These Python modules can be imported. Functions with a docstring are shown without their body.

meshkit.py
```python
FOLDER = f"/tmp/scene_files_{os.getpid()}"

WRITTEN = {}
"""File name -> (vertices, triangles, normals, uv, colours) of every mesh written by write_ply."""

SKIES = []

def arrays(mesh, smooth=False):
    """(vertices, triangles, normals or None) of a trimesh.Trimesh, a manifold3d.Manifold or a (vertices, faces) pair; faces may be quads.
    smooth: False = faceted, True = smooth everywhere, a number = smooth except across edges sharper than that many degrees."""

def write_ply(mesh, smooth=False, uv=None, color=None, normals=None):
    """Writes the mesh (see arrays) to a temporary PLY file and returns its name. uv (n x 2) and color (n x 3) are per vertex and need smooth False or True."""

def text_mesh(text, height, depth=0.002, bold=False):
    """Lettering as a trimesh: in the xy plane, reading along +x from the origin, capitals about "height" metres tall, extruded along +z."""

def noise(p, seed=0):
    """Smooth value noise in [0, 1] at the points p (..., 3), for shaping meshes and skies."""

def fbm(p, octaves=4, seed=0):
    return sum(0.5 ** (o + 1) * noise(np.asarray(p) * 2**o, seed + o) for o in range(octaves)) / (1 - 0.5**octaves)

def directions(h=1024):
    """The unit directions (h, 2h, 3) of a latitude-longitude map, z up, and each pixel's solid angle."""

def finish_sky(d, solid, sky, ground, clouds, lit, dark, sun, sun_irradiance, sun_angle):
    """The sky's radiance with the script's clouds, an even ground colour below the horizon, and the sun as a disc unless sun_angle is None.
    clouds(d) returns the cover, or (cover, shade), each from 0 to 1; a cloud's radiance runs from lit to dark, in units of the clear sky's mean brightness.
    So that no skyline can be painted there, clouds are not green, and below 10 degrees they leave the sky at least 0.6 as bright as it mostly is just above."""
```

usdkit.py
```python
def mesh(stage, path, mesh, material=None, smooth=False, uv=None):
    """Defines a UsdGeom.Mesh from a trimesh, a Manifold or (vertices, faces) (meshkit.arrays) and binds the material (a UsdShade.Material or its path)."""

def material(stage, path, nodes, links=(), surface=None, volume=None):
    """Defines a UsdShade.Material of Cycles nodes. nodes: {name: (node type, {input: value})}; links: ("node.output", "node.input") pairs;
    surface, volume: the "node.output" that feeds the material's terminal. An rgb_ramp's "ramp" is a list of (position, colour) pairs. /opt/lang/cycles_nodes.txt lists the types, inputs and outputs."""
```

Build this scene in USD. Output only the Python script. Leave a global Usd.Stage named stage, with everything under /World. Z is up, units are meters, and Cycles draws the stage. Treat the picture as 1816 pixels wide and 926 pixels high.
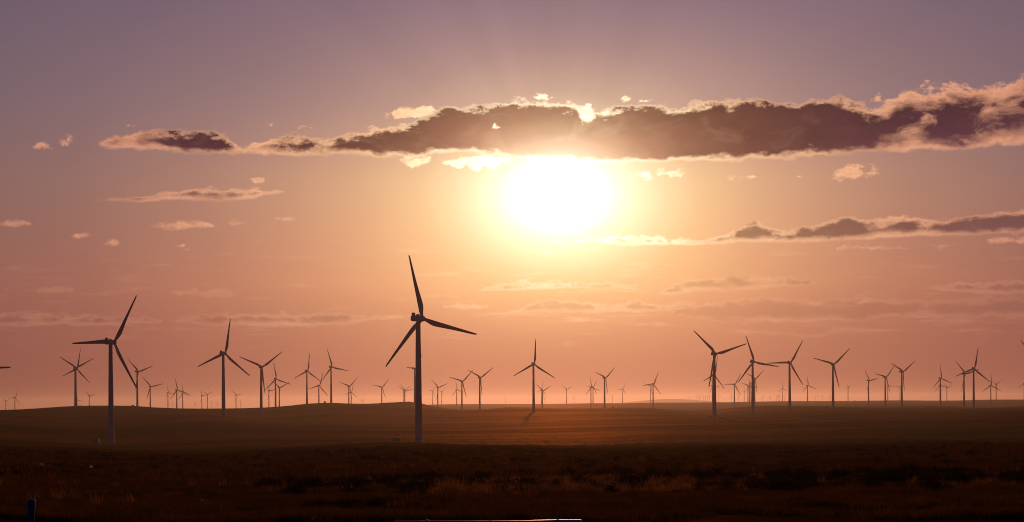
import math
import numpy as np
import trimesh
import usdkit
import meshkit
from pxr import Usd, UsdGeom, UsdLux, UsdShade, Gf, Sdf, Vt

stage = Usd.Stage.CreateInMemory()
UsdGeom.SetStageUpAxis(stage, UsdGeom.Tokens.z)
UsdGeom.SetStageMetersPerUnit(stage, 1.0)
UsdGeom.Xform.Define(stage, '/World')
UsdGeom.Scope.Define(stage, '/World/Looks')
rng = np.random.default_rng(7)

# ------------------------------------------------------------------ camera
# eye at the origin, looking along +y, a telephoto view with the horizon low in the frame
FPX, WPX, CX, HORIZON, ROLL = 3000.0, 1816.0, 908.0, 715.5, 0.0055
cam = UsdGeom.Camera.Define(stage, '/World/camera')
cam.CreateHorizontalApertureAttr(36.0)
cam.CreateVerticalApertureAttr(36.0 * 522 / 1024)
cam.CreateFocalLengthAttr(36.0 * FPX / WPX)
cam.CreateVerticalApertureOffsetAttr((HORIZON - 463.0) / WPX * 36.0)
cam.CreateClippingRangeAttr((0.1, 120000.0))
cam.CreateExposureAttr(0.0)
cr, sr = math.cos(ROLL), math.sin(ROLL)
# rows: right, up, back, eye
cam.AddTransformOp().Set(Gf.Matrix4d(cr, 0, -sr, 0, sr, 0, cr, 0, 0, -1, 0, 0, 0, 0, 0, 1))

# ------------------------------------------------------------------ sun
SUN_AZ, SUN_EL = math.atan2(990 - CX, FPX), math.atan2(HORIZON - 345 - ROLL * 82, math.hypot(FPX, 82))
SUN = np.array([math.sin(SUN_AZ) * math.cos(SUN_EL), math.cos(SUN_AZ) * math.cos(SUN_EL), math.sin(SUN_EL)])
sun = UsdLux.DistantLight.Define(stage, '/World/sun')
sun.CreateIntensityAttr(0.36)
sun.CreateNormalizeAttr(True)
sun.CreateAngleAttr(0.5)
sun.CreateColorAttr(Gf.Vec3f(1.0, 0.44, 0.23))
sz = SUN
sx = np.cross([0, 0, 1.0], sz); sx /= np.linalg.norm(sx)
sy = np.cross(sz, sx)
sun.AddTransformOp().Set(Gf.Matrix4d(*sx, 0, *sy, 0, *sz, 0, 0, 0, 0, 1))


# ------------------------------------------------------------------ sky
class Graph:
    """Collects Cycles nodes; a value is a number or a 'node.output' string."""

    def __init__(self):
        self.nodes, self.links = {}, []

    def node(self, kind, out, fixed=None, **linked):
        name = f'n{len(self.nodes)}'
        vals = dict(fixed or {})
        for k, v in linked.items():
            if isinstance(v, str):
                self.links.append((v, f'{name}.{k}'))
            else:
                vals[k] = v
        self.nodes[name] = (kind, vals)
        return f'{name}.{out}'

    def m(self, op, a, b=0.0, c=0.0, clamp=False):
        return self.node('math', 'value', {'math_type': op, 'use_clamp': clamp}, value1=a, value2=b, value3=c)

    def add(self, a, b): return self.m('add', a, b)
    def sub(self, a, b): return self.m('subtract', a, b)
    def mul(self, a, b): return self.m('multiply', a, b)
    def div(self, a, b): return self.m('divide', a, b)
    def mn(self, a, b): return self.m('minimum', a, b)
    def mx(self, a, b): return self.m('maximum', a, b)

    def step(self, x, lo, hi):
        """smooth step of x from lo to hi"""
        return self.node('map_range', 'result', {'range_type': 'smoothstep', 'clamp': True, 'to_min': 0.0, 'to_max': 1.0}, value=x, from_min=lo, from_max=hi)

    def xyz(self, x, y, z): return self.node('combine_xyz', 'vector', x=x, y=y, z=z)

    def mix(self, f, a, b, kind='mix'):
        return self.node('mix', 'color', {'mix_type': kind}, fac=f, color1=a, color2=b)

    def noise(self, vec, scale=1.0, detail=5.0, rough=0.55, dist=0.0):
        return self.node('noise_texture', 'fac', {'dimensions': '3D', 'type': 'fBM', 'scale': scale, 'detail': detail, 'roughness': rough, 'distortion': dist}, vector=vec)

    def ramp(self, f, stops): return self.node('rgb_ramp', 'color', {'ramp': stops}, fac=f)

    def sep(self, c):
        n = self.node('separate_color', 'r', color=c).split('.')[0]
        return f'{n}.r', f'{n}.g', f'{n}.b'


g = Graph()
geo = g.node('texture_coordinate', 'generated')
dirn = g.node('vector_math', 'vector', {'math_type': 'normalize'}, vector1=geo)
sp = g.node('separate_xyz', 'x', vector=dirn).split('.')[0]
dx, dy, dz = f'{sp}.x', f'{sp}.y', f'{sp}.z'
elev = g.mul(g.m('arcsine', dz), 57.29578)
cosr = g.node('vector_math', 'value', {'math_type': 'dot_product', 'vector2': tuple(SUN)}, vector1=dirn)
rdeg = g.mul(g.m('arccosine', g.m('minimum', g.mx(cosr, -1.0), 0.9999999)), 57.29578)


def srgb(r, g_, b, k=1.0):
    f = lambda c: (c / 255 / 12.92 if c < 10.3 else ((c / 255 + 0.055) / 1.055) ** 2.4) * k
    return (f(r), f(g_), f(b))


# the clear sky: a tint by elevation times a brightness by distance from the sun, plus the sun's own aureole
tint = g.ramp(g.div(elev, 90.0), [(0.0, (0.300, 0.092, 0.068)), (1.5 / 90, (0.325, 0.100, 0.075)), (4.0 / 90, (0.355, 0.128, 0.098)), (7.0 / 90, (0.295, 0.150, 0.132)), (10.0 / 90, (0.235, 0.148, 0.168)),
                               (13.5 / 90, (0.19, 0.125, 0.17)), (25.0 / 90, (0.13, 0.10, 0.165)), (50.0 / 90, (0.09, 0.08, 0.155)), (1.0, (0.07, 0.07, 0.15))])
bright = g.ramp(g.div(rdeg, 180.0), [(0.0, (1.4, 1.4, 1.4)), (4 / 180, (1.27, 1.27, 1.27)), (9 / 180, (1.05, 1.06, 1.07)), (13 / 180, (0.93, 0.94, 0.96)), (18 / 180, (0.8, 0.83, 0.87)), (26 / 180, (0.54, 0.60, 0.66)), (45 / 180, (0.23, 0.29, 0.36)),
                                 (90 / 180, (0.065, 0.095, 0.16)), (1.0, (0.035, 0.055, 0.11))])  # out of view behind the eye: kept dim and bluish for the tower fronts
phys = g.node('sky_texture', 'color', {'sky_type': 'single_scattering', 'sun_disc': False, 'sun_elevation': SUN_EL, 'sun_rotation': SUN_AZ, 'altitude': 100.0, 'air_density': 1.0, 'aerosol_density': 2.0, 'ozone_density': 1.0}, vector=dirn)
clear = g.mix(1.0, tint, bright, 'multiply')
# aureole, wide part behind the clouds, flattened by the haze layers
fy = g.mx(dy, 0.05)
U = g.mul(g.div(dx, fy), FPX)
V = g.mul(g.div(dz, fy), FPX)
front = g.step(dy, 0.3, 0.6)


def height(x, y):
    """bearing and slope of a point of the cloud drawing, level with the true horizon"""
    u, v = x - CX, HORIZON - y
    return u + ROLL * v, v - ROLL * u


us, vs = height(990, 345)
ax, ay = g.mul(g.sub(U, us), 57.3 / FPX / 1.5), g.mul(g.sub(V, vs), 57.3 / FPX)
flat = g.m('sqrt', g.add(g.mul(ax, ax), g.mul(ay, ay)))
wide = g.ramp(g.div(flat, 30.0), [(0.0, (0.45, 0.42, 0.32)), (1.0 / 30, (0.47, 0.43, 0.30)), (1.5 / 30, (0.49, 0.45, 0.26)), (2.0 / 30, (0.52, 0.47, 0.22)), (2.5 / 30, (0.54, 0.45, 0.17)), (3.0 / 30, (0.51, 0.38, 0.12)), (3.5 / 30, (0.48, 0.32, 0.09)),
                               (4.0 / 30, (0.44, 0.275, 0.078)), (5.0 / 30, (0.36, 0.20, 0.058)), (6.0 / 30, (0.28, 0.145, 0.042)), (8.0 / 30, (0.15, 0.07, 0.02)), (11.0 / 30, (0.045, 0.018, 0.005)), (15.0 / 30, (0.01, 0.004, 0.001)), (20.0 / 30, (0, 0, 0)), (1.0, (0, 0, 0))])
wide = g.node('vector_math', 'vector', {'math_type': 'scale'}, vector1=wide, scale=front)
low_air = g.ramp(g.div(elev, 20.0), [(0.0, (0.3,) * 3), (1.5 / 20, (0.55,) * 3), (4.0 / 20, (1.0,) * 3), (7.5 / 20, (0.85,) * 3), (10.0 / 20, (0.45,) * 3), (13.5 / 20, (0.2,) * 3), (1.0, (0.1,) * 3)])
clear = g.mix(1.0, clear, g.mix(1.0, wide, low_air, 'multiply'), 'add')
# the glare right round the sun, through thin cloud too
bx = g.mul(g.sub(U, us), 57.3 / FPX / 1.35)
glow_r = g.m('sqrt', g.add(g.mul(bx, bx), g.mul(ay, ay)))
tight = g.ramp(g.div(glow_r, 10.0), [(0.0, (1.6, 1.45, 1.25)), (0.7 / 10, (1.35, 1.18, 0.95)), (1.2 / 10, (1.05, 0.86, 0.62)), (1.6 / 10, (0.78, 0.58, 0.37)), (2.1 / 10, (0.50, 0.345, 0.195)), (2.7 / 10, (0.27, 0.17, 0.09)), (3.5 / 10, (0.125, 0.072, 0.035)), (5.0 / 10, (0.035, 0.018, 0.007)), (7.0 / 10, (0.004, 0.002, 0)), (8.0 / 10, (0, 0, 0)), (1.0, (0, 0, 0))])
tight = g.node('vector_math', 'vector', {'math_type': 'scale'}, vector1=tight, scale=front)

# ---- clouds, laid out by bearing and slope, in the units of FPX
LUT_N, LUT_LO, LUT_HI = 1536, -1500.0, 1700.0
lut_fac = g.div(g.sub(U, LUT_LO), LUT_HI - LUT_LO)
n_big = g.noise(g.xyz(g.div(U, 64.0), g.div(V, 34.0), 3.7), detail=6.0, rough=0.62)
n_mid = g.noise(g.xyz(g.div(U, 26.0), g.div(V, 15.0), 11.3), detail=6.0, rough=0.6)
fold = g.noise(g.xyz(g.div(U, 85.0), g.div(V, 46.0), 57.1), detail=6.0, rough=0.6, dist=0.8)
n_soft = g.noise(g.xyz(g.div(U, 150.0), g.div(V, 48.0), 21.9), detail=4.0, rough=0.5)
n_fine = g.noise(g.xyz(g.div(U, 9.0), g.div(V, 6.5), 31.1), detail=4.0, rough=0.7)
edge = g.add(g.add(g.mul(g.sub(n_big, 0.5), 1.0), g.mul(g.sub(n_mid, 0.5), 0.9)), g.mul(g.sub(n_fine, 0.5), 0.22))       # about -0.4 .. 0.4
lut_override = {}


def profile(segments):
    """segments: lists of (x, top, bottom, rim). Returns the tables of top, bottom and rim by bearing; between segments there is no cloud."""
    us = np.linspace(LUT_LO, LUT_HI, LUT_N)
    top, bot, rim = np.full(LUT_N, -60.0), np.full(LUT_N, 60.0), np.full(LUT_N, 8.0)
    for seg in segments:
        seg = np.array(seg, float)
        u = np.array([height(a[0], a[1])[0] for a in seg])
        t = np.array([height(a[0], a[1])[1] for a in seg])
        b = np.array([height(a[0], a[2])[1] for a in seg])
        k = np.argsort(u)
        on = (us >= u.min() - 4) & (us <= u.max() + 4)
        top[on], bot[on], rim[on] = np.interp(us[on], u[k], t[k]), np.interp(us[on], u[k], b[k]), np.interp(us[on], u[k], seg[k, 3])
    return np.stack([top, bot, rim], 1) / 1000.0


def puffs(ellipses, rim):
    out = []
    for cx, cy, rx, ry in ellipses:
        w = np.linspace(-1, 1, 13)
        h = np.sqrt(np.maximum(1 - w * w, 0)) ** 0.8
        out.append([(cx + rx * a, cy - ry * c, cy + ry * 0.7 * c, rim) for a, c in zip(w, h)])
    return out


rim_col = g.ramp(g.div(rdeg, 40.0), [(0.0, (2.0, 1.7, 1.2)), (3.5 / 40, (1.55, 1.2, 0.78)), (6.0 / 40, (1.1, 0.66, 0.36)), (9.0 / 40, (0.90, 0.46, 0.26)), (13.0 / 40, (0.76, 0.34, 0.205)), (18.0 / 40, (0.64, 0.27, 0.17)), (1.0, (0.4, 0.2, 0.14))])
dark_col = g.ramp(g.div(rdeg, 40.0), [(0.0, (0.4, 0.19, 0.12)), (3.0 / 40, (0.235, 0.088, 0.060)), (5.0 / 40, (0.170, 0.058, 0.044)), (8.0 / 40, (0.112, 0.036, 0.038)), (12.0 / 40, (0.082, 0.025, 0.038)), (18.0 / 40, (0.092, 0.033, 0.047)), (1.0, (0.05, 0.035, 0.05))])


def cloud_layer(base, table, amp_top, amp_bot, soft, opacity=1.0, darkness=1.0, core_lift=0.0, lit_lift=0.0):
    name = f'n{len(g.nodes)}'
    lut = g.ramp(lut_fac, [(0.0, (0, 0, 0)), (1.0, (1, 1, 1))])
    lut_override[name] = table
    r, gg, b = g.sep(lut)
    top, bot, rim = g.mul(r, 1000.0), g.mul(gg, 1000.0), g.mul(b, 1000.0)
    s = g.mn(g.add(g.sub(top, V), g.mul(edge, amp_top)), g.add(g.sub(V, bot), g.mul(edge, amp_bot)))
    cover = g.mul(g.mul(g.step(s, 0.0, soft), front), opacity)
    core = g.add(g.add(s, g.mul(g.sub(n_soft, 0.5), g.mul(rim, 2.6))), g.add(g.mul(g.sub(n_mid, 0.5), g.add(g.mul(rim, 0.9), 4.0)), g.mul(g.sub(n_big, 0.5), g.mul(rim, 2.2))))
    thick = g.mul(g.step(core, g.mul(rim, 0.15), g.mul(rim, 2.5)), darkness)
    thick = g.mul(thick, g.sub(1.0, g.mul(g.mul(g.step(fold, 0.50, 0.70), g.add(0.06, g.mul(g.step(rim, 8.0, 16.0), 0.72))), 1.0)))
    lit_k = g.add(0.42, g.add(g.mul(n_mid, 0.6), g.mul(n_fine, 0.5)))
    lit = g.mix(1.0, rim_col, g.node('combine_color', 'color', r=lit_k, g=lit_k, b=lit_k), 'multiply')
    dk = g.add(0.35, g.add(g.mul(n_soft, 0.6), g.mul(n_big, 0.70)))
    h = g.m('divide', g.sub(V, bot), g.mx(g.sub(top, bot), 6.0))
    dk = g.mul(dk, g.sub(1.2, g.mul(g.mn(g.mx(h, 0.0), 1.0), 0.55)))
    dark = g.mix(1.0, dark_col, g.node('combine_color', 'color', r=dk, g=dk, b=dk), 'multiply')
    if lit_lift:
        lit = g.mix(lit_lift, lit, base)
    if core_lift:
        dark = g.mix(core_lift, dark, base)
    return g.mix(cover, base, g.mix(thick, lit, dark))


main_band = [[(172, 256, 258, 14), (186, 243, 264, 14), (205, 236, 268, 15), (232, 230, 268, 15), (262, 228, 268, 13), (300, 232, 271, 6), (345, 226, 273, 4.5), (380, 233, 275, 4.5), (412, 245, 277, 6), (440, 253, 277, 14),
              (470, 245, 277, 12), (500, 240, 279, 7), (540, 236, 280, 7), (576, 249, 278, 10), (600, 240, 277, 7), (632, 232, 279, 6), (660, 225, 281, 6), (700, 222, 281, 6), (742, 211, 279, 6), (766, 197, 277, 6),
              (792, 186, 275, 6), (830, 186, 274, 6), (870, 184, 277, 6), (910, 178, 282, 6), (940, 174, 286, 6), (970, 179, 288, 6), (1000, 183, 290, 6), (1022, 182, 292, 7), (1042, 198, 294, 8), (1062, 196, 294, 7),
              (1090, 190, 292, 6), (1130, 184, 290, 6), (1160, 182, 291, 6), (1200, 187, 289, 6), (1230, 177, 288, 6), (1265, 168, 288, 6), (1298, 177, 288, 6), (1320, 170, 287, 6), (1350, 177, 285, 6), (1378, 176, 286, 6),
              (1412, 181, 283, 7), (1440, 172, 281, 7), (1490, 168, 277, 7), (1512, 178, 275, 8), (1542, 191, 272, 10), (1560, 186, 270, 14), (1582, 168, 271, 15), (1612, 156, 271, 19), (1645, 160, 269, 17), (1680, 153, 272, 14),
              (1720, 151, 268, 14), (1760, 146, 263, 17), (1816, 134, 258, 19), (1900, 118, 252, 18), (2050, 130, 246, 16), (2250, 170, 236, 14), (2400, 205, 228, 12)]]
second_band = [[(170, 354, 357, 7), (215, 350, 357, 7), (250, 347, 361, 7), (272, 341, 360, 7), (300, 334, 357, 7), (342, 329, 357, 7), (380, 332, 358, 8), (420, 334, 357, 9), (452, 333, 354, 9), (478, 336, 348, 9), (500, 341, 342, 9), (512, 344, 340, 9)],
               [(985, 427, 431, 9), (1050, 418, 430, 9), (1090, 414, 436, 9), (1130, 416, 438, 9), (1180, 420, 438, 9), (1232, 425, 437, 8), (1290, 412, 434, 6), (1318, 399, 432, 6), (1345, 391, 432, 6), (1372, 403, 432, 6),
                (1400, 405, 434, 6), (1440, 400, 432, 6), (1466, 388, 430, 6), (1500, 379, 428, 6), (1542, 391, 428, 7), (1570, 384, 426, 8), (1600, 376, 424, 7), (1640, 387, 422, 6), (1700, 385, 420, 6), (1740, 376, 418, 7),
                (1816, 369, 414, 7), (1950, 376, 412, 7), (2100, 384, 408, 7), (2300, 396, 404, 7)]]
low_puffs = [[(708, 278, 284, 40), (724, 278, 296, 40), (742, 278, 298, 40), (768, 279, 290, 40), (780, 279, 303, 40), (796, 277, 297, 40), (812, 278, 308, 40), (828, 276, 292, 40), (844, 277, 309, 40), (860, 278, 293, 40), (876, 277, 301, 40), (894, 278, 288, 40), (906, 283, 286, 40)],
             [(1166, 308, 312, 40), (1176, 300, 315, 40), (1192, 294, 315, 40), (1208, 296, 314, 40), (1226, 306, 311, 40)]] + puffs(
    [(1317, 314, 32, 6), (1418, 314, 9, 5), (1515, 309, 54, 10), (118, 250, 16, 9), (76, 263, 14, 7), (415, 304, 10, 4), (457, 318, 10, 5), (326, 437, 18, 6), (940, 446, 32, 4), (1140, 312, 13, 5)], 40)
far_puffs = puffs([(25, 398, 32, 9), (78, 391, 12, 5), (140, 419, 24, 8), (198, 433, 13, 6), (322, 401, 64, 12), (418, 396, 17, 6), (510, 389, 24, 7), (1765, 345, 10, 3), (1560, 441, 75, 5), (1690, 436, 50, 6), (1785, 428, 38, 10), (-120, 380, 60, 9), (1960, 330, 50, 7)], 40)
high_wisps = puffs([(736, 201, 46, 12), (684, 202, 8, 5), (1112, 176, 9, 9), (1150, 180, 22, 5), (962, 173, 18, 6), (490, 217, 15, 4), (540, 226, 13, 3), (1575, 180, 28, 9), (1690, 158, 60, 9), (230, 224, 14, 4)], 40)
bright_gaps = puffs([(1040, 208, 13, 17), (880, 227, 7, 6), (1076, 203, 9, 7)], 40)
streak_a = [[(-140, 560, 576, 7), (-60, 556, 580, 7), (60, 555, 581, 7), (150, 556, 581, 7), (230, 560, 578, 7), (292, 566, 572, 6)], [(302, 566, 572, 6), (360, 556, 578, 6), (430, 552, 580, 7), (520, 553, 582, 7), (600, 553, 578, 6), (680, 555, 570, 6), (730, 558, 564, 6)],
            [(852, 514, 518, 5), (890, 502, 518, 5), (940, 498, 516, 5), (990, 498, 515, 5), (1040, 499, 514, 5), (1090, 500, 514, 5), (1128, 508, 513, 5)],
            [(1160, 522, 526, 5), (1190, 505, 524, 5), (1230, 490, 520, 6), (1290, 485, 518, 7), (1350, 487, 515, 7), (1410, 489, 510, 6), (1460, 500, 506, 5)],
            [(1625, 508, 514, 5), (1670, 500, 519, 6), (1740, 498, 523, 7), (1816, 497, 524, 7), (1950, 502, 520, 7)]]
streak_b = puffs([(75, 515, 75, 8), (360, 520, 58, 10), (825, 545, 46, 9)], 40) + [[(905, 552, 556, 5), (940, 534, 556, 5), (1000, 529, 556, 6), (1060, 533, 560, 6), (1130, 530, 556, 6), (1186, 545, 550, 5)],
            [(1200, 545, 560, 5), (1260, 532, 572, 6), (1340, 528, 576, 7), (1440, 527, 574, 7), (1540, 530, 568, 6), (1640, 528, 566, 7), (1740, 526, 566, 7), (1850, 530, 562, 7)]]

sky = clear
# faint rays fanning up from behind the bank
ang = g.m('arctan2', g.sub(U, us), g.add(g.sub(V, vs), 30.0))
ray = g.noise(g.xyz(g.mul(ang, 5.5), 2.2, 7.7), detail=3.0, rough=0.55)
rmask = g.mul(g.mul(g.step(V, vs + 110.0, vs + 220.0), g.sub(1.0, g.step(g.m('absolute', ang), 0.75, 1.35))), front)
rk = g.add(1.0, g.mul(g.mul(g.sub(ray, 0.5), 0.28), rmask))
sky = g.mix(1.0, sky, g.node('combine_color', 'color', r=rk, g=rk, b=rk), 'multiply')
# thin mottled veil low down
veil = g.noise(g.xyz(g.div(U, 130.0), g.div(V, 17.0), 41.7), detail=6.0, rough=0.66)
band = g.mul(g.step(V, 70.0, 130.0), g.sub(1.0, g.step(V, 225.0, 330.0)))
sky = g.mix(g.mul(g.mul(g.mul(g.step(veil, 0.52, 0.78), band), front), 0.26), sky, rim_col)
sky = cloud_layer(sky, profile(streak_b), 30, 18, 7.0, opacity=0.6, core_lift=0.78, lit_lift=0.70)
sky = cloud_layer(sky, profile(streak_a), 28, 12, 6.0, opacity=0.8, core_lift=0.72, lit_lift=0.64)
sky = cloud_layer(sky, profile(far_puffs), 34, 24, 11.0, opacity=0.72, darkness=0.5, core_lift=0.3)
sky = cloud_layer(sky, profile(second_band), 24, 9, 7.0, opacity=0.92, core_lift=0.28)
sky = cloud_layer(sky, profile(low_puffs), 46, 44, 10.0, opacity=0.95, darkness=0.4)
sky = cloud_layer(sky, profile(high_wisps), 42, 36, 7.0, opacity=0.85, darkness=0.3)
sky = cloud_layer(sky, profile(main_band), 38, 16, 10.0)
sky = cloud_layer(sky, profile(bright_gaps), 40, 40, 9.0, opacity=0.9, darkness=0.0)
sky = g.mix(1.0, sky, tight, 'add')
SKY_STRENGTH, PHYS = 0.1, 0.003
sky = g.mix(1.0, g.node('vector_math', 'vector', {'math_type': 'scale', 'scale': 1.0 / SKY_STRENGTH}, vector1=sky), g.node('vector_math', 'vector', {'math_type': 'scale', 'scale': PHYS}, vector1=phys), 'add')
bg = g.node('background_shader', 'background', {'strength': SKY_STRENGTH}, color=sky)
sky_mat = usdkit.material(stage, '/World/Looks/sky', g.nodes, g.links, surface=bg)
for name, table in lut_override.items():
    sh = UsdShade.Shader(stage.GetPrimAtPath(f'/World/Looks/sky/{name}'))
    sh.GetInput('ramp').Set(Vt.Vec3fArray.FromNumpy(table.astype(np.float32)))
    sh.GetInput('ramp_alpha').Set(Vt.FloatArray.FromNumpy(np.ones(len(table), np.float32)))
dome = UsdLux.DomeLight.Define(stage, '/World/sky')
dome.CreateIntensityAttr(1.0)
UsdShade.MaterialBindingAPI.Apply(dome.GetPrim()).Bind(sky_mat)
dome.GetPrim().SetCustomDataByKey('kind', 'structure')


# ------------------------------------------------------------------ helpers
def look(name, nodes, links=(), surface=None, volume=None):
    return usdkit.material(stage, f'/World/Looks/{name}', nodes, links, surface, volume)


taken = {}


def numbered(parent, name):
    key = f'{parent}/{name}'
    n = taken.get(key, 0)
    taken[key] = n + 1
    return key if n == 0 else f'{key}_{n:03d}'


def tag(prim, label=None, category=None, group=None, kind=None):
    for k, v in (('label', label), ('category', category), ('group', group), ('kind', kind)):
        if v:
            prim.SetCustomDataByKey(k, v)
    return prim


def thing(name, loc, rotz=0.0):
    x = UsdGeom.Xform.Define(stage, numbered('/World', name))
    x.AddTranslateOp().Set(Gf.Vec3d(*map(float, loc)))
    x.AddRotateZOp().Set(float(rotz))
    return x.GetPrim()


def part(parent, name, mesh, material, smooth=30):
    path = numbered(str(parent.GetPath()) if parent else '/World', name)
    return usdkit.mesh(stage, path, mesh, material, smooth=smooth).GetPrim()


def box(cx, cy, cz, sx_, sy_, sz_, bevel=0.0):
    if bevel <= 0:
        m = trimesh.creation.box((sx_, sy_, sz_))
    else:
        p = []
        for a in (-1, 1):
            for b in (-1, 1):
                for c in (-1, 1):
                    hx, hy, hz = sx_ / 2, sy_ / 2, sz_ / 2
                    p += [(a * (hx - bevel), b * (hy - bevel), c * hz), (a * (hx - bevel), b * hy, c * (hz - bevel)), (a * hx, b * (hy - bevel), c * (hz - bevel))]
        m = trimesh.convex.convex_hull(np.array(p))
    m.apply_translation((cx, cy, cz))
    return m


def lathe(prof, n=24, axis='z'):
    """closed surface of revolution of (radius, height) pairs"""
    prof = np.array(prof, float)
    a = np.arange(n) * 2 * np.pi / n
    v, f = [], []
    for r, h in prof:
        v += [(r * math.cos(t), r * math.sin(t), h) for t in a]
    for i in range(len(prof) - 1):
        for k in range(n):
            p, q = i * n + k, i * n + (k + 1) % n
            f += [(p, q, q + n), (p, q + n, p + n)]
    v += [(0, 0, prof[0][1]), (0, 0, prof[-1][1])]
    c0, c1 = len(v) - 2, len(v) - 1
    for k in range(n):
        f.append((c0, (k + 1) % n, k))
        f.append((c1, (len(prof) - 1) * n + k, (len(prof) - 1) * n + (k + 1) % n))
    v = np.array(v)
    f = np.array(f)
    if axis == 'y':
        v = v[:, [1, 2, 0]]
    return trimesh.Trimesh(v, f, process=False)


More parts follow.
